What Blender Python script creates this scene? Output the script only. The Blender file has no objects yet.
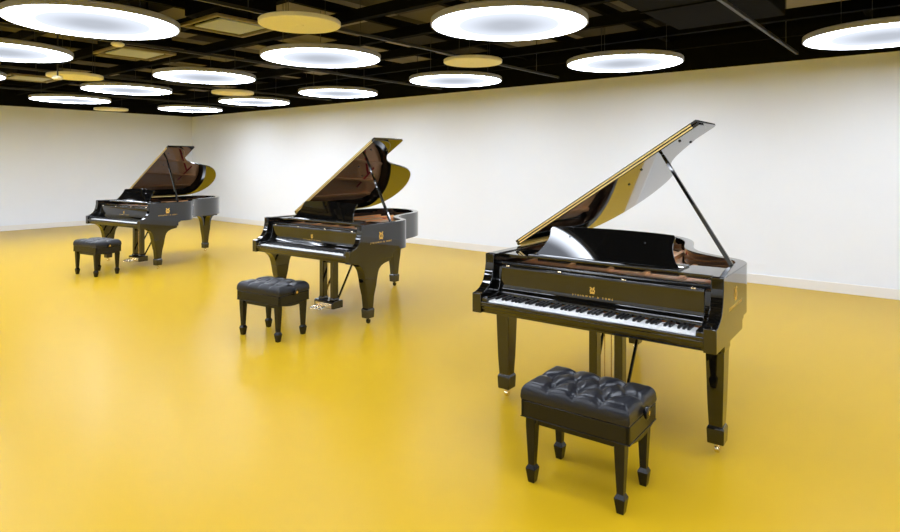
import bpy, bmesh, math, random
from mathutils import Vector, Matrix
random.seed(7)
PI = math.pi
sc = bpy.context.scene
COL = sc.collection

# ------------------------------------------------------------------ materials
def nmat(name):
    m = bpy.data.materials.new(name); m.use_nodes = True
    nt = m.node_tree; b = nt.nodes['Principled BSDF']
    return m, nt, b
def simple(name, col, rough=.5, metal=0., ior=1.5, coat=0., coat_rough=.03, noise=0., nscale=40.):
    m, nt, b = nmat(name)
    b.inputs['Base Color'].default_value = (*col, 1)
    b.inputs['Roughness'].default_value = rough
    b.inputs['Metallic'].default_value = metal
    b.inputs['IOR'].default_value = ior
    b.inputs['Coat Weight'].default_value = coat
    b.inputs['Coat Roughness'].default_value = coat_rough
    if noise:
        tc = nt.nodes.new('ShaderNodeTexCoord'); nz = nt.nodes.new('ShaderNodeTexNoise')
        nz.inputs['Scale'].default_value = nscale; nz.inputs['Detail'].default_value = 4
        nt.links.new(tc.outputs['Object'], nz.inputs['Vector'])
        mx = nt.nodes.new('ShaderNodeMix'); mx.data_type = 'RGBA'
        mx.inputs['A'].default_value = (*[c * (1 - noise) for c in col], 1)
        mx.inputs['B'].default_value = (*[min(1, c * (1 + noise)) for c in col], 1)
        nt.links.new(nz.outputs['Fac'], mx.inputs['Factor'])
        nt.links.new(mx.outputs['Result'], b.inputs['Base Color'])
    return m
LACQ = simple('black_lacquer', (.0035, .0033, .003), .035, 0, 1.62, coat=.3)
LACQ2 = simple('black_lacquer_satin', (.006, .006, .006), .16, 0, 1.55)
BRASS = simple('brass', (.80, .56, .20), .24, 1.0)
PEDAL = simple('pale_brass', (.88, .78, .58), .22, 1.0)
HINGE = simple('hinge_brass', (.92, .70, .30), .34, 1.0)
GOLD = simple('gold_leaf', (.95, .62, .13), .38, .75)
IVORY = simple('white_key', (.86, .86, .84), .22)
EBONY = simple('black_key', (.008, .008, .009), .28)
FELT = simple('red_felt', (.42, .015, .02), .95)
FELT2 = simple('dark_red_felt', (.16, .006, .008), .95)
PLATE = simple('bronze_plate', (.85, .43, .17), .38, .1, noise=.12, nscale=30)
SPRUCE = simple('soundboard_spruce', (.66, .38, .16), .35, noise=.2, nscale=25)
PIN = simple('pin_block', (.40, .18, .06), .45, .3, noise=.4, nscale=70)
STEEL = simple('steel_string', (.62, .60, .57), .3, 1.0)
BENCHW = simple('satin_black_wood', (.005, .0048, .0045), .2, 0, 1.4)
RUBBER = simple('black_rubber', (.02, .02, .02), .6)
TAN = simple('beige_lamp_housing', (.33, .34, .38), .55)
FOAM = simple('beige_acoustic_felt', (.90, .88, .72), .9, noise=.06, nscale=60)
WHITEP = simple('vent_panel_white', (.38, .43, .60), .6, noise=.05, nscale=90)
TRIMB = simple('vent_frame_beige', (.22, .19, .13), .6)
RAILM = simple('rail_grey_paint', (.03, .03, .03), .5)
BLACKC = simple('ceiling_black_paint', (.004, .004, .004), .9)
DUCTM = simple('duct_black_paint', (.003, .003, .004), .9)
for _m in (BLACKC, DUCTM): _m.node_tree.nodes['Principled BSDF'].inputs['Specular IOR Level'].default_value = .08

# leather: dark blue-black with a fine grain bump
LEATHER, _nt, _b = nmat('black_leather')
_b.inputs['Base Color'].default_value = (.007, .0078, .0115, 1)
_b.inputs['Roughness'].default_value = .29
_b.inputs['IOR'].default_value = 1.45
_n = _nt.nodes.new('ShaderNodeTexNoise'); _n.inputs['Scale'].default_value = 140
_tc = _nt.nodes.new('ShaderNodeTexCoord'); _nt.links.new(_tc.outputs['Object'], _n.inputs['Vector'])
_bp = _nt.nodes.new('ShaderNodeBump'); _bp.inputs['Strength'].default_value = .12; _bp.inputs['Distance'].default_value = .002
_nt.links.new(_n.outputs['Fac'], _bp.inputs['Height']); _nt.links.new(_bp.outputs['Normal'], _b.inputs['Normal'])

# yellow resin floor
FLOORM, _nt, _b = nmat('yellow_resin_floor')
_tc = _nt.nodes.new('ShaderNodeTexCoord'); _n = _nt.nodes.new('ShaderNodeTexNoise')
_n.inputs['Scale'].default_value = .7; _n.inputs['Detail'].default_value = 3
_nt.links.new(_tc.outputs['Object'], _n.inputs['Vector'])
_mx = _nt.nodes.new('ShaderNodeMix'); _mx.data_type = 'RGBA'
_mx.inputs['A'].default_value = (.54, .333, .008, 1); _mx.inputs['B'].default_value = (.56, .347, .010, 1)
_nt.links.new(_n.outputs['Fac'], _mx.inputs['Factor']); _nt.links.new(_mx.outputs['Result'], _b.inputs['Base Color'])
_b.inputs['Roughness'].default_value = .30; _b.inputs['IOR'].default_value = 1.21

WALLM = simple('white_wall_paint', (.835, .885, .965), .8, noise=.015, nscale=1.5)
BASEM = simple('white_baseboard', (.82, .81, .79), .45)

# dark ceiling panels: each rectangle has its own brown-black paint
CEILM, _nt, _b = nmat('dark_ceiling_panels')
_tc = _nt.nodes.new('ShaderNodeTexCoord'); _v = _nt.nodes.new('ShaderNodeVectorMath'); _v.operation = 'DIVIDE'
_v.inputs[1].default_value = (1.2, 1.02, 50)
_a = _nt.nodes.new('ShaderNodeVectorMath'); _a.operation = 'ADD'; _a.inputs[1].default_value = (.25, .245, 10.5)
_fl = _nt.nodes.new('ShaderNodeVectorMath'); _fl.operation = 'FLOOR'
_wn = _nt.nodes.new('ShaderNodeTexWhiteNoise')
_cr = _nt.nodes.new('ShaderNodeValToRGB')
_cr.color_ramp.interpolation = 'LINEAR'
_cr.color_ramp.elements[0].position = .15; _cr.color_ramp.elements[0].color = (.012, .010, .009, 1)
_cr.color_ramp.elements[1].position = .8; _cr.color_ramp.elements[1].color = (.30, .27, .22, 1)
_nt.links.new(_tc.outputs['Object'], _v.inputs[0]); _nt.links.new(_v.outputs[0], _a.inputs[0])
_nt.links.new(_a.outputs[0], _fl.inputs[0]); _nt.links.new(_fl.outputs[0], _wn.inputs['Vector'])
_nt.links.new(_wn.outputs['Value'], _cr.inputs['Fac']); _nt.links.new(_cr.outputs['Color'], _b.inputs['Base Color'])
_b.inputs['Roughness'].default_value = .9; _b.inputs['Specular IOR Level'].default_value = .1

LAMP_W, LAMP_SPREAD, LAMP_CENTRE, LAMP_RIM = 4, 150, .60, 17.5
# lamp diffuser: opal disc, edge-lit so brightest along its rim; the columns towards the far corner are turned up
def lamp_mat(rim):
    m = bpy.data.materials.new('opal_diffuser'); m.use_nodes = True
    _nt = m.node_tree; _nt.nodes.clear()
    _out = _nt.nodes.new('ShaderNodeOutputMaterial'); _em = _nt.nodes.new('ShaderNodeEmission')
    _tc = _nt.nodes.new('ShaderNodeTexCoord'); _ln = _nt.nodes.new('ShaderNodeVectorMath'); _ln.operation = 'LENGTH'
    _mu = _nt.nodes.new('ShaderNodeVectorMath'); _mu.operation = 'MULTIPLY'; _mu.inputs[1].default_value = (1, 1, 0)
    _nt.links.new(_tc.outputs['Object'], _mu.inputs[0]); _nt.links.new(_mu.outputs[0], _ln.inputs[0])
    _sum = None
    for (r0, r1, e0, e1) in ((.09, .48, LAMP_CENTRE, 1.0), (.43, .672, 0, rim), (.672, .689, 0, -rim)):
        _mr = _nt.nodes.new('ShaderNodeMapRange'); _mr.interpolation_type = 'SMOOTHSTEP'
        _mr.inputs['From Min'].default_value = r0; _mr.inputs['From Max'].default_value = r1
        _mr.inputs['To Min'].default_value = e0; _mr.inputs['To Max'].default_value = e1
        _nt.links.new(_ln.outputs['Value'], _mr.inputs['Value'])
        if _sum is None: _sum = _mr.outputs['Result']
        else:
            _ad = _nt.nodes.new('ShaderNodeMath'); _ad.operation = 'ADD'
            _nt.links.new(_sum, _ad.inputs[0]); _nt.links.new(_mr.outputs['Result'], _ad.inputs[1]); _sum = _ad.outputs[0]
    _nt.links.new(_sum, _em.inputs['Strength'])
    _em.inputs['Color'].default_value = (.90, .965, 1.09, 1)
    _nt.links.new(_em.outputs[0], _out.inputs[0])
    return m
LAMPM = [lamp_mat(LAMP_RIM*k) for k in (1.75, 1.65, 1.25, 1.12)]

# ------------------------------------------------------------------ mesh kit
class MB:
    def __init__(s): s.v = []; s.f = []
    def add(s, vs, fs):
        o = len(s.v); s.v += [tuple(p) for p in vs]; s.f += [tuple(i + o for i in f) for f in fs]; return s
    def box(s, x0, x1, y0, y1, z0, z1):
        return s.add([(x0,y0,z0),(x1,y0,z0),(x1,y1,z0),(x0,y1,z0),(x0,y0,z1),(x1,y0,z1),(x1,y1,z1),(x0,y1,z1)],
                     [(0,3,2,1),(4,5,6,7),(0,1,5,4),(1,2,6,5),(2,3,7,6),(3,0,4,7)])
    def prism(s, poly, axis, a, b):
        """poly: 2D outline; axis x -> (y,z), y -> (x,z), z -> (x,y)"""
        def p3(p, t):
            return {'x': (t, p[0], p[1]), 'y': (p[0], t, p[1]), 'z': (p[0], p[1], t)}[axis]
        n = len(poly)
        vs = [p3(p, a) for p in poly] + [p3(p, b) for p in poly]
        fs = [tuple(range(n)), tuple(range(2*n - 1, n - 1, -1))] + [(i, (i+1) % n, n + (i+1) % n, n + i) for i in range(n)]
        return s.add(vs, fs)
    def loft(s, rings, cap=True, closed=True):
        n = len(rings[0]); vs = [p for r in rings for p in r]; fs = []
        for k in range(len(rings) - 1):
            for i in range(n if closed else n - 1):
                fs.append((k*n + i, k*n + (i+1) % n, (k+1)*n + (i+1) % n, (k+1)*n + i))
        if cap: fs += [tuple(range(n)), tuple(range(len(rings)*n - 1, (len(rings)-1)*n - 1, -1))]
        return s.add(vs, fs)
    def lathe(s, prof, c=(0,0,0), n=24, axis='z', hollow=False):
        rings = []
        for r, h in (list(prof) + [prof[0]] if hollow else prof):
            ring = []
            for i in range(n):
                a = 2*PI*i/n; x, y = r*math.cos(a), r*math.sin(a)
                q = {'z': (x, y, h), 'x': (h, x, y), 'y': (x, h, y)}[axis]
                ring.append((c[0]+q[0], c[1]+q[1], c[2]+q[2]))
            rings.append(ring)
        return s.loft(rings, cap=not hollow)
    def tube(s, pts, r, n=8, square=False, up=(0,0,1)):
        pts = [Vector(p) for p in pts]; rings = []
        rr = r if isinstance(r, (list, tuple)) else [r]*len(pts)
        if square: n = 4
        for k, p in enumerate(pts):
            d = (pts[min(k+1, len(pts)-1)] - pts[max(k-1, 0)]).normalized()
            u = Vector(up)
            if abs(d.dot(u)) > .95: u = Vector((1,0,0))
            a = d.cross(u).normalized(); b = a.cross(d).normalized()
            rings.append([tuple(p + rr[k]*(math.cos(2*PI*(i+.5*square)/n)*a + math.sin(2*PI*(i+.5*square)/n)*b)) for i in range(n)])
        return s.loft(rings)
    def xf(s, M):
        s.v = [tuple(M @ Vector(p)) for p in s.v]; return s
    def mesh(s, name, mat, smooth=32):
        me = bpy.data.meshes.new(name); me.from_pydata(s.v, [], s.f)
        bm = bmesh.new(); bm.from_mesh(me)
        bmesh.ops.recalc_face_normals(bm, faces=bm.faces)
        lim = math.radians(smooth)
        for f in bm.faces: f.smooth = True
        for e in bm.edges:
            if len(e.link_faces) == 2: e.smooth = e.calc_face_angle(0) < lim
        bm.to_mesh(me); bm.free(); me.materials.append(mat); return me
    def build(s, name, mat, parent=None, bevel=0, smooth=32, loc=None):
        o = bpy.data.objects.new(name, s.mesh(name, mat, smooth)); COL.objects.link(o)
        if parent: o.parent = parent
        if loc: o.location = loc
        if bevel:
            m = o.modifiers.new('bevel', 'BEVEL'); m.width = bevel; m.segments = 2; m.limit_method = 'ANGLE'; m.angle_limit = math.radians(38)
        return o
def empty(name, loc=(0,0,0), rz=0):
    o = bpy.data.objects.new(name, None); COL.objects.link(o); o.location = loc; o.rotation_euler = (0,0,rz)
    o.empty_display_size = .1; return o
def tag(o, label, cat, group=None):
    o['label'] = label; o['category'] = cat
    if group: o['group'] = group
    return o
def kids(o): return [c for c in o.children]
def copy_tree(o, parent=None):
    c = o.copy(); COL.objects.link(c)
    if parent: c.parent = parent
    for ch in kids(o): copy_tree(ch, c)
    return c
def catmull(P, n=6, closed=False):
    P = [Vector((*p, 0)) if len(p) == 2 else Vector(p) for p in P]; out = []
    m = len(P)
    for i in range(m if closed else m - 1):
        if closed: p0, p1, p2, p3 = P[(i-1) % m], P[i], P[(i+1) % m], P[(i+2) % m]
        else: p0, p1, p2, p3 = P[max(i-1,0)], P[i], P[i+1], P[min(i+2,m-1)]
        for k in range(n):
            t = k/n
            out.append(.5*((2*p1) + (-p0+p2)*t + (2*p0-5*p1+4*p2-p3)*t*t + (-p0+3*p1-3*p2+p3)*t**3))
    if not closed: out.append(P[-1])
    return [(q.x, q.y) for q in out]
def offset(path, d):
    """offset an open 2D path to its left by d"""
    out = []
    for i, p in enumerate(path):
        a = path[max(i-1,0)]; b = path[min(i+1,len(path)-1)]
        dx, dy = b[0]-a[0], b[1]-a[1]; l = math.hypot(dx, dy) or 1
        out.append((p[0] - dy/l*d, p[1] + dx/l*d))
    return out
def text_mesh(txt, size, space, depth, M):
    cu = bpy.data.curves.new('t', 'FONT'); cu.body = txt; cu.size = size; cu.space_character = space
    cu.align_x = 'CENTER'; cu.align_y = 'CENTER'; cu.extrude = depth; cu.offset = size*.002
    o = bpy.data.objects.new('t', cu); COL.objects.link(o)
    dg = bpy.context.evaluated_depsgraph_get()
    me = bpy.data.meshes.new_from_object(o.evaluated_get(dg))
    bpy.data.objects.remove(o); bpy.data.curves.remove(cu)
    me.transform(M); return me
def lettering(M, size, parent, space=1.5):
    me = text_mesh('STEINWAY & SONS', size, space, .0004, M); me.name = 'lettering'
    me.materials.clear(); me.materials.append(GOLD)
    o = bpy.data.objects.new('lettering', me); COL.objects.link(o); o.parent = parent
    o['label'] = 'gold maker lettering'; return o
def emblem(M, h, parent):
    """gold lyre mark of height h in the XY plane, then moved by M"""
    mb = MB(); r = h*.034
    for s in (-1, 1):
        horn = catmull([(s*.05,-.36),(s*.25,-.30),(s*.36,-.10),(s*.27,.12),(s*.17,.26),(s*.22,.42),(s*.34,.44),(s*.35,.34)], 5)
        mb.tube([(x*h, y*h, 0) for x, y in horn], [r*1.5]*6 + [r*1.9]*(len(horn)-12) + [r*1.2]*6, 6)
        scroll = catmull([(0,-.36),(s*.16,-.44),(s*.30,-.48),(s*.34,-.40)], 4)
        mb.tube([(x*h, y*h, 0) for x, y in scroll], r*1.4, 6)
    for x in (-.11, 0, .11): mb.tube([(x*h, -.32*h, 0), (x*h, .26*h, 0)], r*.8, 5)
    mb.tube([(-.22*h, .24*h, 0), (.22*h, .24*h, 0)], r*1.2, 6)
    mb.tube([(0, -.30*h, 0), (0, -.50*h, 0)], r*1.8, 6)
    for i, v in enumerate(mb.v): mb.v[i] = (v[0], v[1], v[2]*.25)
    mb.xf(M); o = mb.build('lyre_emblem', GOLD, parent, smooth=60); o['label'] = 'gold lyre emblem'; return o

# ------------------------------------------------------------------ grand piano
W = 1.52; HW = W/2; ZT = 1.011; ZR = .712; YA = .158; KH = .652
SIDE = [(HW, YA), (HW, .45), (HW, .70)]
BENT = [(HW,.70),(.757,.77),(.735,.85),(.68,.925),(.58,.99),(.48,1.055),(.39,1.14),(.325,1.25),(.28,1.38),(.245,1.52),(.205,1.66),(.15,1.78),(.07,1.885),(-.05,1.985),(-.19,2.06),(-.34,2.095),(-.49,2.085),(-.62,2.02),(-.71,1.91),(-.75,1.78),(-HW,1.62)]
RIMPATH = [(HW, YA), (HW, .30), (HW, .50)] + catmull(BENT, 4) + [(-HW, 1.2), (-HW, .8), (-HW, .45), (-HW, YA)]
SLIMS = []
def make_piano():
    root = empty('grand_piano')
    # ---- case: bent rim wall with the two arm panels
    mb = MB(); T = .066
    inner = offset(RIMPATH, T); n = len(RIMPATH)
    vs = []
    for (p, q) in zip(RIMPATH, inner): vs += [(p[0],p[1],ZR),(p[0],p[1],ZT),(q[0],q[1],ZT),(q[0],q[1],ZR)]
    fs = []
    for i in range(n-1):
        for k in range(4): fs.append((4*i+k, 4*i+(k+1)%4, 4*(i+1)+(k+1)%4, 4*(i+1)+k))
    fs += [(0,1,2,3), (4*n-1,4*n-2,4*n-3,4*n-4)]
    mb.add(vs, fs)
    case = mb.build('case', LACQ, root, bevel=.004)
    arm = [(0,.642),(0,.768),(.022,.772),(.05,.779),(.08,.792),(.106,.812),(.126,.838),(.140,.87),(.150,.905),(YA-.001,.95),(YA-.001,.9985),(YA+.02,ZT-.013),(.30,ZR+.10),(.66,ZR+.01),(.655,ZR-.012),(.625,ZR-.018),(.622,.642)]
    for s in (-1, 1):
        a = [(0,.642),(0,.768),(.022,.772),(.05,.779),(.08,.792),(.106,.812),(.126,.838),(.140,.87),(.150,.905),(YA,.95),(YA,ZT),(YA+.04,ZT),(.66,ZR+.002),(.655,ZR-.012),(.625,ZR-.018),(.622,.642)]
        MB().prism(a, 'x', s*(HW-T), s*(HW+.0006)).build('arm', LACQ, root, bevel=.003)
    # writing on the right side of the case
    Ms = Matrix.Translation((HW+.0012, .44, .818)) @ Matrix.Rotation(PI/2, 4, 'Z') @ Matrix.Rotation(PI/2, 4, 'X')
    lettering(Ms, .024, case, 1.65)
    emblem(Matrix.Translation((HW+.0014, .44, .885)) @ Matrix.Rotation(PI/2, 4, 'Z') @ Matrix.Rotation(PI/2, 4, 'X'), .075, case)
    # ---- keybed, key slip, cheek blocks
    mb = MB(); mb.prism([(.004,.688),(.004,.70),(.62,.70),(.62,.645),(.018,.645),(.018,.66),(.010,.668),(.010,.68)], 'x', -HW+T, HW-T)
    mb.build('keybed', LACQ, root, bevel=.0025)
    MB().prism([(.002,.701),(.002,.716),(.006,.7195),(.018,.7195),(.022,.716),(.022,.701)], 'x', -HW+T+.001, HW-T-.001).build('key_slip', LACQ, root, bevel=.002)
    for s in (-1, 1):
        p = [(.012,.70),(.012,.742),(.02,.75),(.12,.752),(.15,.765),(.172,.80),(.186,.86),(.196,.925),(.24,.925),(.24,.70)]
        x0, x1 = sorted((s*(KH+.002), s*(HW-T-.0005)))
        MB().prism(p, 'x', x0, x1).build('cheek_block', LACQ, root, bevel=.003)
    # ---- keyboard: frame with 88 keys
    kb = MB().box(-KH+.002, KH-.002, .03, .20, .7005, .706).build('keyboard', SPRUCE, root)
    pitch = 2*(KH-.003)/52
    mb = MB(); w = pitch/2 - .0006
    mb.prism([(0,.7065),(-.0005,.722),(.0015,.7255),(.006,.7265),(.145,.7265),(.145,.7065)], 'x', -w, w)
    wk = mb.mesh('white_key', IVORY)
    mb = MB()
    def rc(hx, y0, y1, z): return [(-hx,y0,z),(hx,y0,z),(hx,y1,z),(-hx,y1,z)]
    mb.loft([rc(.0068,0,.092,.725), rc(.0063,.003,.092,.737), rc(.0051,.010,.092,.742)])
    bk = mb.mesh('black_key', EBONY)
    notes = 'ABCDEFG'
    for i in range(52):
        o = bpy.data.objects.new('white_key', wk); COL.objects.link(o); o.parent = kb
        x = -KH + .003 + pitch*(i+.5); o.location = (x, .0265, 0)
        nt = notes[i % 7]
        if i < 51 and nt in 'ACDFG':
            b = bpy.data.objects.new('black_key', bk); COL.objects.link(b); b.parent = kb
            b.location = (x + pitch/2 + {'A':.001,'C':-.0015,'D':.0015,'F':-.002,'G':0}[nt], .076, 0)
    MB().box(-KH, KH, .1655, .172, .7268, .7280).build('felt_strip', FELT2, root)
    # ---- fallboard with writing, lock rail and brass studs
    prof = [(.1725,.7335),(.174,.744),(.179,.762),(.185,.778),(.1895,.793),(.1905,.81),(.1905,.87),(.190,.915),(.189,.926),(.193,.934),(.206,.938),(.232,.938),(.232,.734)]
    fb = MB().prism(prof, 'x', -KH, KH).build('fallboard', LACQ, root, bevel=.0015)
    tilt = 0
    Mf = Matrix.Translation((0, .1900, .806)) @ Matrix.Rotation(PI/2 - tilt, 4, 'X')
    lettering(Mf, .0155, fb, 2.2)
    emblem(Matrix.Translation((0, .1900, .846)) @ Matrix.Rotation(PI/2 - tilt, 4, 'X'), .040, fb)
    MB().prism([(.204,.9385),(.202,.946),(.205,.954),(.214,.957),(.236,.957),(.236,.9385)], 'x', -HW+T+.002, HW-T-.002).build('lock_rail', LACQ2, root, bevel=.001)
    for x in (-.60, -.22, .20, .595):
        MB().box(x-.014, x+.014, .1855, .1935, .929, .9385).build('brass_stud', PEDAL, root, bevel=.003)
    # ---- inside: soundboard, iron plate with struts, pin block, strings, dampers
    inn = offset(RIMPATH, T+.001)
    poly = [p for p in inn if p[1] > .25] ; poly = [(HW-T-.001,.25)] + poly + [(-HW+T+.001,.25)]
    MB().prism(poly, 'z', .80, .812).build('soundboard', SPRUCE, root)
    inn2 = offset(RIMPATH, T+.012)
    pl = [p for p in inn2 if p[1] > .50]; pl = [(HW-T-.012,.40)] + pl + [(-HW+T+.012,.40)]
    plate = MB().prism(pl, 'z', .885, .90).build('iron_plate', PLATE, root, bevel=.003)
    for (x0,y0,x1,y1) in ((-.62,.40,-.60,1.90),(-.30,.40,-.42,1.96),(-.02,.40,-.16,1.95),(.22,.40,.12,1.70),(.45,.40,.38,1.05)):
        MB().tube([(x0,y0,.915),(x1,y1,.915)], .022, square=True).build('plate_strut', PLATE, plate)
    for (x0,y0,x1,y1,r) in ((-.58,.74,.55,.74,.012),(-.30,1.75,.12,1.50,.016),(-.50,1.62,-.22,1.84,.013)):
        MB().tube([(x0,y0,.903),(x1,y1,.903)], r, square=True).build('red_felt', FELT, plate)
    MB().box(-.64, .64, .245, .395, .86, .935).build('pin_block', PIN, root, bevel=.004)
    mb = MB()
    for i in range(70):
        x = -.60 + 1.18*i/69
        yb = 1.0 + .85*max(0, (1 - (x+.60)/1.18))**.75
        mb.tube([(x,.42,.925),(x - .10*(yb-1),yb-.05,.922)], .0011, 3)
    o = mb.build('strings', STEEL, root); o['kind'] = 'stuff'
    MB().box(-.60, .60, .60, .635, .915, .955).build('damper_rail', LACQ2, root, bevel=.003)
    # ---- music shelf, side boards, music desk
    MB().prism([(.268,.992),(.266,1.000),(.268,1.010),(.274,1.0135),(.50,1.0135),(.50,.992)], 'x', -.49, .49).build('music_shelf', LACQ, root, bevel=.001)
    for s in (-1, 1):
        x0, x1 = sorted((s*.4915, s*(HW-T-.003)))
        MB().box(x0, x1, .262, .56, .985, 1.003).build('shelf_side_board', LACQ, root, bevel=.002)
    # desk board: flared ends, softly crowned top, leaning back
    H = .215
    right = catmull([(.475,0),(.462,.012),(.437,.05),(.417,.10),(.408,.145),(.412,.180),(.414,.198),(.405,.213)], 4)
    top = [(.405 - .81*k/12, .213 + .012*(1-(1-2*k/12)**2)) for k in range(1, 12)]
    outl = right + top + [(-x, z) for x, z in right[::-1]]
    mb = MB().prism(outl, 'y', 0, .016)
    mb.xf(Matrix.Translation((.012,.318,1.0140)) @ Matrix.Rotation(math.radians(-33.5), 4, 'X'))
    mb.build('music_desk', LACQ, root, bevel=.002)
    for x in (-.25, .25):
        MB().tube([(x,.47,1.015),(x,.395,1.14)], .006, square=True).build('desk_prop', LACQ2, root)
    # ---- lid: curved main lid, front flap folded back on top, long hinges, prop stick
    TH = .584; YF = .608
    out = offset(RIMPATH, -.012)
    pts = [p for p in out if p[1] > YF]
    pts = [(HW+.012, YF)] + pts + [(-HW-.012, YF)]
    piv = Vector((-HW-.004, 0, ZT+.006))
    ML = Matrix.Translation(piv) @ Matrix.Rotation(-TH, 4, 'Y') @ Matrix.Translation(-piv)
    z0 = ZT + .006
    lid = MB().prism(pts, 'z', z0, z0+.020).xf(ML).build('lid', LACQ, root, bevel=.0035)
    fl = [(HW+.012, YF+.002), (HW+.012, YF+.467), (HW-.005, YF+.487), (-HW-.006, YF+.487), (-HW-.012, YF+.477), (-HW-.012, YF+.002)]
    flap = MB().prism(fl, 'z', z0+.0225, z0+.0405).xf(ML).build('lid_front_flap', LACQ, root, bevel=.003)
    flap['label'] = 'folded-back front flap of the lid'
    mb = MB(); mb.prism([(YF-.002, z0+.0055), (YF-.002, z0+.0145), (YF+.0002, z0+.0145), (YF+.0002, z0+.0055)], 'x', -HW+.015, HW-.03)
    mb.prism([(YF-.002, z0+.0235), (YF-.002, z0+.0325), (YF+.0022, z0+.0325), (YF+.0022, z0+.0235)], 'x', -HW+.015, HW-.03)
    o = mb.xf(ML).build('flap_hinge', HINGE, root); o['label'] = 'long brass hinge'
    mb = MB(); mb.lathe([(.004, .63), (.004, 1.60)], (-HW+.004, 0, ZT+.004), 10, 'y'); mb.box(-HW+.006, -HW+.020, .63, 1.60, ZT+.0002, ZT+.0025)
    mb.build('lid_hinge', HINGE, root)
    for (t, y) in ((1.36,.70),(1.36,.95),(1.02,.80),(.82,1.02)):
        q = ML @ Vector((-HW+t, y, z0-.0035))
        MB().lathe([(.004,-.004),(.009,-.003),(.009,.004)], (0,0,0), 12).xf(Matrix.Translation(q) @ Matrix.Rotation(-TH,4,'Y')).build('rubber_bumper', RUBBER, lid)
    b0 = Vector((.694, .655, ZT-.004)); t0 = ML @ Vector((-HW+1.205, .76, z0-.001))
    d = (t0-b0)
    st = MB().tube([b0, b0+.06*d, b0+.97*d, t0], [.016,.017,.0135,.011], square=True, up=(0,1,0)).build('prop_stick', LACQ, root, bevel=.002)
    mb = MB(); mb.lathe([(.007,-.011),(.007,.011)], tuple(b0+.03*d), 12, 'y'); mb.build('prop_hinge', BRASS, st)
    # ---- legs
    def ring(cx, cy, hx, hy, z): return [(cx-hx,cy-hy,z),(cx+hx,cy-hy,z),(cx+hx,cy+hy,z),(cx-hx,cy+hy,z)]
    SLIM = [(-.10,.6445),(-.064,.61),(-.064,.575),(.064,.575),(.066,.590),(.078,.606),(.105,.618),(.20,.626),(.26,.632),(.265,.6445)]
    def leg(cx, cy, zt, arch, slim=False):
        mb = MB()
        dz = zt - .6445
        if arch:
            poly = SLIM if slim else [(-.205,.6445),(-.200,.628),(-.165,.606),(-.135,.580),(-.112,.545),(-.098,.505),(-.088,.46),
                    (.088,.46),(.098,.505),(.116,.543),(.148,.572),(.200,.592),(.285,.606),(.292,.620),(.30,.6445)]
            mb.prism([(cy+p[0], p[1]+dz) for p in poly], 'x', cx-.049, cx+.049)
        else:
            poly = [(-.16,.6445),(-.16,.632),(-.125,.612),(-.10,.575),(-.085,.52),(-.078,.46),(.078,.46),(.085,.52),(.10,.575),(.125,.612),(.16,.632),(.16,.6445)]
            mb.prism([(cy+p[0], p[1]+dz) for p in poly], 'x', cx-.05, cx+.05)
            mb.prism([(cx+p[0]*.72, p[1]+dz) for p in poly], 'y', cy-.05, cy+.05)
        z1 = .46+dz; hy = .0875 if arch else .0775
        if slim: mb.loft([ring(cx,cy,.0515,.066,.64),ring(cx,cy,.0535,.068,.600),ring(cx,cy,.0525,.066,.590),ring(cx,cy,.0485,.060,.582)]); z1 = .578; hy = .060
        mb.loft([ring(cx,cy,.0488,hy,z1),ring(cx,cy,.047,.057 if slim else .074 if arch else .068,z1-.08),ring(cx,cy,.041,.050,.28),ring(cx,cy,.036,.040,.158)])
        mb.loft([ring(cx,cy,.038,.042,.162),ring(cx,cy,.045,.047,.150),ring(cx,cy,.0465,.0485,.143),ring(cx,cy,.0435,.045,.066),ring(cx,cy,.040,.041,.061)])
        if slim: return mb.mesh('slim_leg', LACQ)
        lg = mb.build('leg', LACQ, root, bevel=.002)
        if arch: SLIMS.append((lg, leg(cx, cy, zt, True, True)))
        c = MB()
        c.lathe([(.012,.062),(.020,.058),(.020,.052),(.012,.049),(.012,.036)], (cx,cy,0), 14)
        c.box(cx-.016,cx-.012,cy-.012,cy+.022,.016,.042); c.box(cx+.012,cx+.016,cy-.012,cy+.022,.016,.042); c.box(cx-.016,cx+.016,cy-.008,cy+.014,.038,.044)
        c.lathe([(.004,-.0115),(.0215,-.0115),(.0235,-.006),(.0235,.006),(.0215,.0115),(.004,.0115)], (cx,cy+.006,.0235), 20, 'x')
        c.build('caster', PEDAL, lg)['label'] = 'brass caster'
    for s in (-1, 1): leg(s*.690, .322, .6445, True)
    leg(-.345, 1.90, .662, False)
    MB().box(-.52,-.17,1.72,2.03,.660,ZR+.06).build('rear_leg_block', LACQ2, root)
    # bottom beams under the soundboard
    for (x0,y0,x1,y1) in ((-.35,.64,-.35,1.84),(.05,.64,.05,1.7),(.40,.64,.33,1.05)):
        MB().tube([(x0,y0,ZR+.04),(x1,y1,ZR+.04)], .055, square=True).build('floor_beam', LACQ2, root)
    # ---- pedal lyre
    yl = .43
    ly = MB().box(-.17,.17,yl-.09,yl+.09,.625,.6445).build('pedal_lyre', LACQ, root, bevel=.004)
    for s in (-1, 1):
        mb = MB(); mb.loft([ring(s*.085,yl,.027,.035,.626), ring(s*.085,yl,.027,.035,.16)])
        mb.loft([ring(s*.085,yl,.029,.037,.165), ring(s*.085,yl,.036,.042,.150), ring(s*.085,yl,.036,.042,.140)])
        mb.build('lyre_post', LACQ, ly, bevel=.003)
        br = MB().tube([(s*.11, yl+.03, .145), (s*.125, yl+.36, .715)], .0125, square=True, up=(0,1,0)); br.build('lyre_brace', LACQ2, ly, bevel=.002)
        MB().tube([(s*.022, yl+.01, .14), (s*.022, yl+.01, .626)], .0028, 8).build('pedal_rod', BRASS, ly)
    MB().box(-.09,.09,yl-.008,yl+.008,.535,.55).build('lyre_crosspiece', LACQ2, ly)
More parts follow.
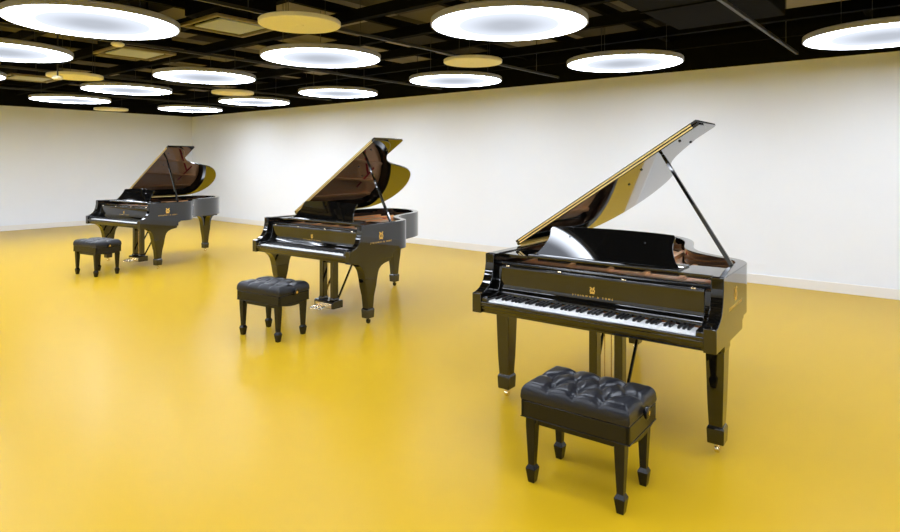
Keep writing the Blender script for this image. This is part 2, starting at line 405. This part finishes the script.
    MB().prism([(yl-.075,.055),(yl-.078,.125),(yl-.07,.138),(yl+.065,.138),(yl+.07,.13),(yl+.07,.055)], 'x', -.148, .148).build('pedal_box', LACQ, ly, bevel=.004)
    MB().box(-.125,.125,yl-.0805,yl-.0775,.062,.112).build('pedal_plate', PEDAL, ly)
    for x in (-.066, 0, .066):
        mb = MB(); secs = []
        for (y, hw, z, th) in ((yl-.076,.011,.088,.006),(yl-.12,.012,.087,.006),(yl-.16,.020,.080,.006),(yl-.195,.021,.072,.005),(yl-.21,.013,.068,.003)):
            secs.append([(x-hw,y,z-th),(x+hw,y,z-th),(x+hw*.8,y,z+th),(x-hw*.8,y,z+th)])
        mb.loft(secs); mb.build('pedal', PEDAL, ly, bevel=.002)
    return root

piano = make_piano()
PIANOS = [
 (.7581, 3.5771, -.6411, 'glossy black grand piano nearest the camera, at the right, bright wall mirrored in its lid'),
 (-1.5755, 6.3046, -.6305, 'black grand piano between the two others, red felt mirrored in its lid'),
 (-5.2116, 9.3833, -.5617, 'black grand piano farthest from the camera, at the left near the room corner'),
]
for i, (x, y, r, lab) in enumerate(PIANOS):
    o = piano if i == 0 else copy_tree(piano)
    o.location = (x, y, 0); o.rotation_euler = (0, 0, r); tag(o, lab, 'piano', 'open grand pianos in a row')
    if i == 1:
        for lg in kids(o):
            for c in kids(lg):
                if 'caster' in c.name: c.data = c.data.copy(); c.data.materials[0] = LACQ2; c['label'] = 'dark metal caster'

for o, me in SLIMS: o.data = me      # the nearest piano has plainer, straighter front legs

# ------------------------------------------------------------------ piano bench
def make_bench():
    root = empty('piano_bench')
    hx, hy = .283, .186
    # apron frame: straight front, ends with a bowed lower edge
    mb = MB()
    mb.box(-hx, hx, -hy, -hy+.02, .336, .418); mb.box(-hx, hx, hy-.02, hy, .336, .418)
    end = [(-hy,.418),(-hy,.336)] + [(-hy + 2*hy*k/14, .336 - .028*math.sin(PI*k/14)) for k in range(1, 14)] + [(hy,.336),(hy,.418)]
    mb.prism(end, 'x', -hx, -hx+.02); mb.prism(end, 'x', hx-.02, hx)
    mb.box(-hx+.01, hx-.01, -hy+.01, hy-.01, .398, .414)
    mb.build('apron', BENCHW, root, bevel=.003)
    MB().box(-hx-.003, hx+.003, -hy-.003, hy+.003, .3325, .337).build('apron_bead', BENCHW, root, bevel=.0015)
    MB().box(-.20, .20, -.163, -.148, .300, .334).build('lower_rail', BENCHW, root, bevel=.002)
    MB().box(-.20, .20, .148, .163, .300, .334).build('lower_rail', BENCHW, root, bevel=.002)
    # tufted cushion
    bx, by, zb = .285, .188, .420
    rows = [[(-1+2*u, -.60) for u in (.26,.5,.74)], [(-1+2*u, 0) for u in (.14,.38,.62,.86)], [(-1+2*u, .60) for u in (.26,.5,.74)]]
    btn = [(u*bx, v*by) for r in rows for (u, v) in r]
    seg = []
    for r in (0, 2):
        for (u, v) in rows[r]:
            for (p, q) in rows[1]:
                if abs(p-u) < .3: seg.append(((u*bx, v*by), (p*bx, q*by)))
            seg.append(((u*bx, v*by), (u*bx*1.02, (-1 if r == 0 else 1)*by)))
    for (p, q) in (rows[1][0], rows[1][-1]): seg.append(((p*bx, 0), (math.copysign(bx, p), 0)))
    def dseg(px, py, a, b):
        dx, dy = b[0]-a[0], b[1]-a[1]; t = max(0, min(1, ((px-a[0])*dx+(py-a[1])*dy)/(dx*dx+dy*dy)))
        return math.hypot(px-a[0]-t*dx, py-a[1]-t*dy)
    NX, NY = 92, 62
    def hgt(x, y):
        ex, ey = 1-abs(x)/bx, 1-abs(y)/by
        d = min(ex*bx, ey*by)
        r = .042
        e = 1 if d >= r else math.sqrt(max(0, 1-((r-d)/r)**2))
        dome = .010*(1-(x/bx)**2)*(1-(y/by)**2)
        z = .030 + .056*e + dome
        c = min(dseg(x, y, a, b) for a, b in seg)
        z -= .0055*math.exp(-(c/.006)**2)*min(1, d/.02+.25) + .011*math.exp(-(c/.026)**2)*min(1, d/.03)
        b = min(math.hypot(x-p, y-q) for p, q in btn)
        z -= .017*math.exp(-(b/.019)**1.6)
        return z
    vs = []; fs = []
    def grid(t, n):  # denser towards the edges
        s = -1 + 2*t/n
        return math.copysign(1-(1-abs(s))**1.35, s)
    for j in range(NY+1):
        for i in range(NX+1):
            x, y = grid(i, NX)*bx, grid(j, NY)*by
            # rounded plan corners
            vs.append((x, y, zb + hgt(x, y)))
    for j in range(NY):
        for i in range(NX):
            a = j*(NX+1)+i; fs.append((a, a+1, a+NX+2, a+NX+1))
    bd = [i for i in range(NX+1)] + [(j+1)*(NX+1)-1 for j in range(1, NY+1)] + [NY*(NX+1)+i for i in range(NX-1, -1, -1)] + [j*(NX+1) for j in range(NY-1, 0, -1)]
    m0 = len(vs)
    for k in bd: vs.append((vs[k][0]*1.004, vs[k][1]*1.004, zb+.014))
    m1 = len(vs)
    for k in bd: vs.append((vs[k][0]*.99, vs[k][1]*.99, zb))
    nb = len(bd)
    for k in range(nb):
        k2 = (k+1) % nb
        fs.append((bd[k], bd[k2], m0+k2, m0+k)); fs.append((m0+k, m0+k2, m1+k2, m1+k))
    fs.append(tuple(m1+k for k in range(nb)))
    mb = MB(); mb.add(vs, fs)
    cu = mb.build('cushion', LEATHER, root, smooth=75); cu['label'] = 'button-tufted leather cushion'
    for (x, y) in btn:
        MB().lathe([(.0015,.005),(.005,.004),(.0065,.001),(.006,-.003)], (x, y, zb+hgt(x, y)), 10).build('button', LEATHER, cu, smooth=60)
    # height knobs on both ends
    for s in (-1, 1):
        k = MB().lathe([(.008, 0), (.010, s*.012), (.026, s*.014), (.029, s*.018), (.029, s*.028), (.025, s*.032), (.004, s*.033)], (s*(hx-.004), 0, .432), 22, 'x').build('height_knob', BENCHW, root, smooth=40)
        MB().lathe([(.002, s*.033), (.011, s*.0335), (.011, s*.0352), (.002, s*.036)], (s*(hx-.004), 0, .432), 16, 'x').build('knob_cap', BRASS, k)
    def rg(cx, cy, h, z): return [(cx-h,cy-h,z),(cx+h,cy-h,z),(cx+h,cy+h,z),(cx-h,cy+h,z)]
    for sx in (-1, 1):
        for sy in (-1, 1):
            cx, cy = sx*.2335, sy*.1545
            mb = MB(); mb.loft([rg(cx,cy,.0255,.335), rg(cx,cy,.0255,.29), rg(cx,cy,.0165,.088)])
            mb.loft([rg(cx,cy,.0165,.092), rg(cx,cy,.0265,.072), rg(cx,cy,.0255,.064), rg(cx,cy,.0175,.004), rg(cx,cy,.016,0)])
            mb.build('leg', BENCHW, root, bevel=.0015)
    return root
bench = make_bench()
BENCHES = [
 (.7031, 3.0957, -.641, 'black tufted leather piano bench in front of the nearest piano'),
 (-1.6744, 5.7723, -.5499, 'black tufted leather piano bench in front of the middle piano'),
 (-5.1419, 8.8826, -.5212, 'black tufted leather piano bench in front of the farthest piano, at the left'),
]
for i, (x, y, r, lab) in enumerate(BENCHES):
    o = bench if i == 0 else copy_tree(bench)
    o.location = (x, y, 0); o.rotation_euler = (0, 0, r); tag(o, lab, 'bench', 'tufted piano benches')

# ------------------------------------------------------------------ room (u along the right wall, v towards it)
WX, WY, WR = -7.5964, 17.925, -.6897
UL, VL, ZC, ZS = 26.0, -14.0, 2.964, 3.55
cw, sw = math.cos(WR), math.sin(WR)
def room(u, v, z=0): return (WX + cw*u - sw*v, WY + sw*u + cw*v, z)
def struct(name, mb, mat, bevel=0):
    o = mb.build(name, mat, None, bevel); o.location = (WX, WY, 0); o.rotation_euler = (0, 0, WR); o['kind'] = 'structure'; return o
struct('floor', MB().box(-.2, UL+.2, VL-.2, .2, -.1, 0), FLOORM)
struct('wall_right', MB().box(-.15, UL+.15, 0, .15, 0, ZC), WALLM)
struct('wall_left', MB().box(-.15, 0, VL, 0, 0, ZC), WALLM)
struct('wall_near', MB().box(-.15, UL+.15, VL-.15, VL, 0, ZC), WALLM)
struct('wall_back', MB().box(UL, UL+.15, VL, 0, 0, ZC), WALLM)
struct('baseboard_right', MB().box(.012, UL, -.012, 0, 0, .125), BASEM, .003)
struct('baseboard_left', MB().box(0, .012, VL, 0, 0, .125), BASEM, .003)
struct('ceiling', MB().box(-.15, UL+.15, VL-.15, .15, ZS, ZS+.1), CEILM)
mb = MB(); mb.box(-.15, UL+.15, -.002, .15, ZC, ZS); mb.box(-.15, .002, VL, -.002, ZC, ZS); mb.box(UL, UL+.15, VL, 0, ZC, ZS); mb.box(-.15, UL+.15, VL-.15, VL, ZC, ZS)
struct('trim_1', mb, BLACKC)
k = 2
for j in range(14):
    v = -.25 - 1.02*j
    struct('trim_%d' % k, MB().box(0.01, UL, v-.045, v+.045, 3.24, 3.36), BLACKC); k += 1
for j in range(20):
    u = .9 + 1.2*j
    struct('trim_%d' % k, MB().box(u-.035, u+.035, VL, -.01, 3.38, 3.48), BLACKC); k += 1

# thin channel rails hung across the room
def place(o, u, v, z=0, rz=0):
    o.location = room(u, v, z); o.rotation_euler = (0, 0, WR+rz); return o
RAILS = [(4.1, 'far end of the room'), (7.0, 'farthest tan disc'), (10.1, 'white vent panels'), (12.5, 'middle lamps'), (15.8, 'lamp at the right edge'), (18.9, 'camera')]
rail_labels = ['thin dark channel rail across the black ceiling nearest the room corner', 'thin dark channel rail across the black ceiling, second from the room corner',
  'thin dark channel rail running beside the second ceiling vent', 'thin dark channel rail running beside the largest ceiling vent',
  'thin grey channel rail ending left of the lamp at the right edge', 'thin dark channel rail over the camera side of the room']
for (u, _), lab in zip(RAILS, rail_labels):
    mb = MB(); mb.box(-.015, .015, -13.9, -.55, 0, .005); mb.box(-.015, -.011, -13.9, -.55, .005, .03); mb.box(.011, .015, -13.9, -.55, .005, .03)
    rt = empty('ceiling_rail'); place(rt, u, 0, 2.955)
    mb.build('channel', RAILM, rt)
    for v in (-1.2, -6.0, -8.4):
        MB().tube([(0, v, .04), (0, v, ZS-2.955)], .006, 6).build('hanger_rod', RAILM, rt)
    tag(rt, lab, 'rail', 'channel rails under the ceiling')
# black air duct over the space between the second and third near lamps
dt = empty('air_duct'); place(dt, 15.05, -2.55, 3.02)
MB().box(0, 1.0, -3.0, 0, 0, .5).build('duct_body', DUCTM, dt, bevel=.01)
for v in (-1.0, -2.0): MB().box(-.012, 1.012, v, v+.03, -.012, .05).build('duct_flange', DUCTM, dt)
tag(dt, 'large flat black air duct under the ceiling between the two right-hand lamps', 'duct')

# ------------------------------------------------------------------ round lamps
ZL = 2.86; RL = .70
def make_lamp():
    root = empty('ceiling_lamp')
    MB().lathe([(RL-.004, -.004), (RL, 0), (RL, .048), (RL-.01, .055), (RL-.16, .058), (RL-.16, .03), (RL-.012, .02), (RL-.012, -.001)], (0,0,0), 96, hollow=True).build('housing', TAN, root, smooth=50)
    MB().lathe([(.002,-.0005),(RL*.5,-.0006),(RL-.03,-.001),(RL-.0115,-.001),(RL-.0115,.012),(.002,.012)], (0,0,0), 96).build('diffuser', LAMPM[0], root, smooth=50)['label'] = 'glowing white diffuser'
    MB().lathe([(.01,.02),(RL-.15,.02),(RL-.15,.06),(.01,.06)], (0,0,0), 48).build('back_plate', TAN, root)
    for k in range(3):
        a = 2*PI*k/3 + .4
        x, y = .5*math.cos(a), .5*math.sin(a)
        MB().tube([(x, y, .055), (x, y, ZS-ZL)], .004, 6).build('suspension_wire', RAILM, root)
    L = bpy.data.lights.new('lamp_light', 'AREA'); L.shape = 'DISK'; L.size = 2*(RL-.03); L.energy = LAMP_W; L.spread = math.radians(LAMP_SPREAD)
    L.color = (.88, .96, 1.12)
    lo = bpy.data.objects.new('lamp_light', L); COL.objects.link(lo); lo.parent = root; lo.location = (0, 0, -.006)
    return root
ordn = ['first', 'second', 'third', 'fourth', 'fifth', 'sixth', 'seventh', 'eighth']
rown = ['row along the right wall', 'second row from the right wall', 'third row from the right wall', 'fourth row from the right wall', 'fifth row from the right wall']
SEEN = {(0,0):(3.51,-1.86),(0,1):(6.21,-1.90),(0,2):(8.79,-1.86),(0,3):(11.47,-1.84),(0,4):(14.11,-1.77),(0,5):(16.76,-1.73),
        (1,0):(3.75,-4.45),(1,1):(6.34,-4.45),(1,2):(8.86,-4.41),(1,3):(11.49,-4.39),(1,4):(14.19,-4.44),(2,2):(9.02,-6.93),(2,3):(11.36,-6.82),(2,4):(14.03,-6.98)}
DIFF, LIT = {}, {}
lamp = make_lamp(); first = True
for j in range(5):
    for i in range(8):
        u, v = SEEN.get((j, i), (3.80 + 2.60*i, -1.80 - 2.56*j))
        o = lamp if first else copy_tree(lamp); first = False
        place(o, u, v, ZL, 0)
        for ch in kids(o):
            if ch.type == 'MESH' and 'diffuser' in ch.name:
                me = DIFF.setdefault(min(i, 3), ch.data if i == 0 else ch.data.copy())
                if i: me.materials[0] = LAMPM[min(i, 3)]
                ch.data = me
            if ch.type == 'LIGHT' and i:
                ch.data = LIT.setdefault(min(i, 3), ch.data if min(i, 3) in LIT else ch.data.copy())
                ch.data.energy = LAMP_W*(1.75, 1.65, 1.25, 1.12)[min(i, 3)]
            elif ch.type == 'LIGHT': ch.data.energy = LAMP_W*1.75
        tag(o, 'lit round lamp, %s from far corner, %s' % (ordn[i], rown[j]), 'lamp', 'large round ceiling lamps')

# small unlit acoustic discs between the lamps
def make_disc():
    root = empty('acoustic_disc')
    r = .355
    MB().lathe([(.002,0),(r-.006,0),(r,.006),(r,.036),(r-.006,.042),(.002,.042)], (0,0,0), 64).build('felt_panel', FOAM, root, smooth=40)
    MB().lathe([(.002,-.006),(.03,-.005),(.036,0),(.036,.004)], (.0,.0,0), 20).build('center_cap', FOAM, root)
    for k in range(3):
        a = 2*PI*k/3 + 1
        MB().tube([(.22*math.cos(a), .22*math.sin(a), .04), (.22*math.cos(a), .22*math.sin(a), ZS-ZL)], .003, 6).build('suspension_wire', RAILM, root)
    return root
DISCS = [(12.77,-3.11,'tan unlit ceiling disc just below the large lamp at the top center'),
         (12.82,-5.69,'largest-looking tan unlit ceiling disc at the top of the photo, right of the vent'),
         (7.57,-5.68,'tan unlit ceiling disc at the left, above the left-hand lamps'),
         (7.48,-3.15,'small tan unlit ceiling disc above and right of the farthest piano'),
         (2.19,-3.09,'tan unlit ceiling disc nearest the far corner of the room, close to the left wall')]
disc = make_disc()
for i, (u, v, lab) in enumerate(DISCS):
    o = disc if i == 0 else copy_tree(disc)
    place(o, u, v, ZL-.022); tag(o, lab, 'acoustic panel', 'small tan acoustic discs')

# white square vents in the dark ceiling
def make_vent():
    root = empty('ceiling_vent')
    a, b = .35, .315
    mb = MB()
    mb.box(-a,a,-a,-b,0,.03); mb.box(-a,a,b,a,0,.03); mb.box(-a,-b,-b,b,0,.03); mb.box(b,a,-b,b,0,.03)
    mb.build('frame', TRIMB, root, bevel=.004)
    MB().box(-.245,.245,-.245,.245,.004,.022).build('panel', WHITEP, root, bevel=.006)
    MB().box(-.31,.31,-.31,.31,.10,.40).build('plenum_box', DUCTM, root)
    for sx in (-1, 1):
        for sy in (-1, 1): MB().tube([(sx*.22, sy*.22, .02), (sx*.22, sy*.22, .11)], .008, 6).build('bracket', DUCTM, root)
        MB().box(sx*.333-.01, sx*.333+.01, -.01, .01, .025, ZS-2.955).build('hanger', DUCTM, root)
    return root
vent = make_vent()
for i, (u, v, lab) in enumerate([(11.78,-5.74,'square white vent panel in a beige frame beside the largest tan disc'),
        (9.50,-5.68,'square white vent panel next to the little hanging sensor'), (5.90,-5.76,'square white vent panel at the far left of the ceiling, behind the left tan disc')]):
    o = vent if i == 0 else copy_tree(vent)
    place(o, u, v, 2.955); tag(o, lab, 'vent', 'square ceiling vents')
# little round sensors hung from the ceiling
def px(x, y, z):
    Y = 609.0*(z-1.6276)/(162.7-y); return ((x-450)/609.0*Y, Y)
def make_sensor():
    root = empty('ceiling_sensor')
    MB().lathe([(.002,0),(.05,.004),(.066,.018),(.066,.034),(.045,.05),(.002,.05)], (0,0,0), 28).build('sensor_dome', FOAM, root, smooth=50)
    MB().tube([(0,0,.048),(0,0,ZS-2.79)], .010, 8).build('stem', RAILM, root)
    return root
sensor = make_sensor()
for i, (u, v, z, lab) in enumerate([(10.30,-6.20,2.88,'small round cream sensor hanging beside the second ceiling vent'), (8.28,-6.13,2.70,'small round cream sensor hanging just in front of the left tan disc')]):
    o = sensor if i == 0 else copy_tree(sensor)
    place(o, u, v, z); tag(o, lab, 'sensor', 'small round ceiling sensors')

# ------------------------------------------------------------------ camera, world, view
cam = bpy.data.cameras.new('camera'); co = bpy.data.objects.new('camera', cam); COL.objects.link(co)
cam.sensor_width = 36; cam.lens = 609.0/900*36; cam.shift_y = -(266-162.7)/900
cam.clip_start = .05; cam.clip_end = 100
co.matrix_world = Matrix.Translation((0, 0, 1.6276)) @ Matrix.Rotation(PI/2, 4, 'X') @ Matrix.Rotation(.0012, 4, 'Z')
sc.camera = co
w = bpy.data.worlds.new('world'); w.use_nodes = True; sc.world = w
w.node_tree.nodes['Background'].inputs[0].default_value = (.02, .02, .02, 1)
sc.view_settings.view_transform = 'Standard'; sc.view_settings.look = 'None'
sc.view_settings.gamma = 1; sc.view_settings.use_curve_mapping = False
sc.view_settings.exposure = 0
sc.cycles.max_bounces = 12; sc.cycles.diffuse_bounces = 6; sc.cycles.glossy_bounces = 6
sc.cycles.use_denoising = True
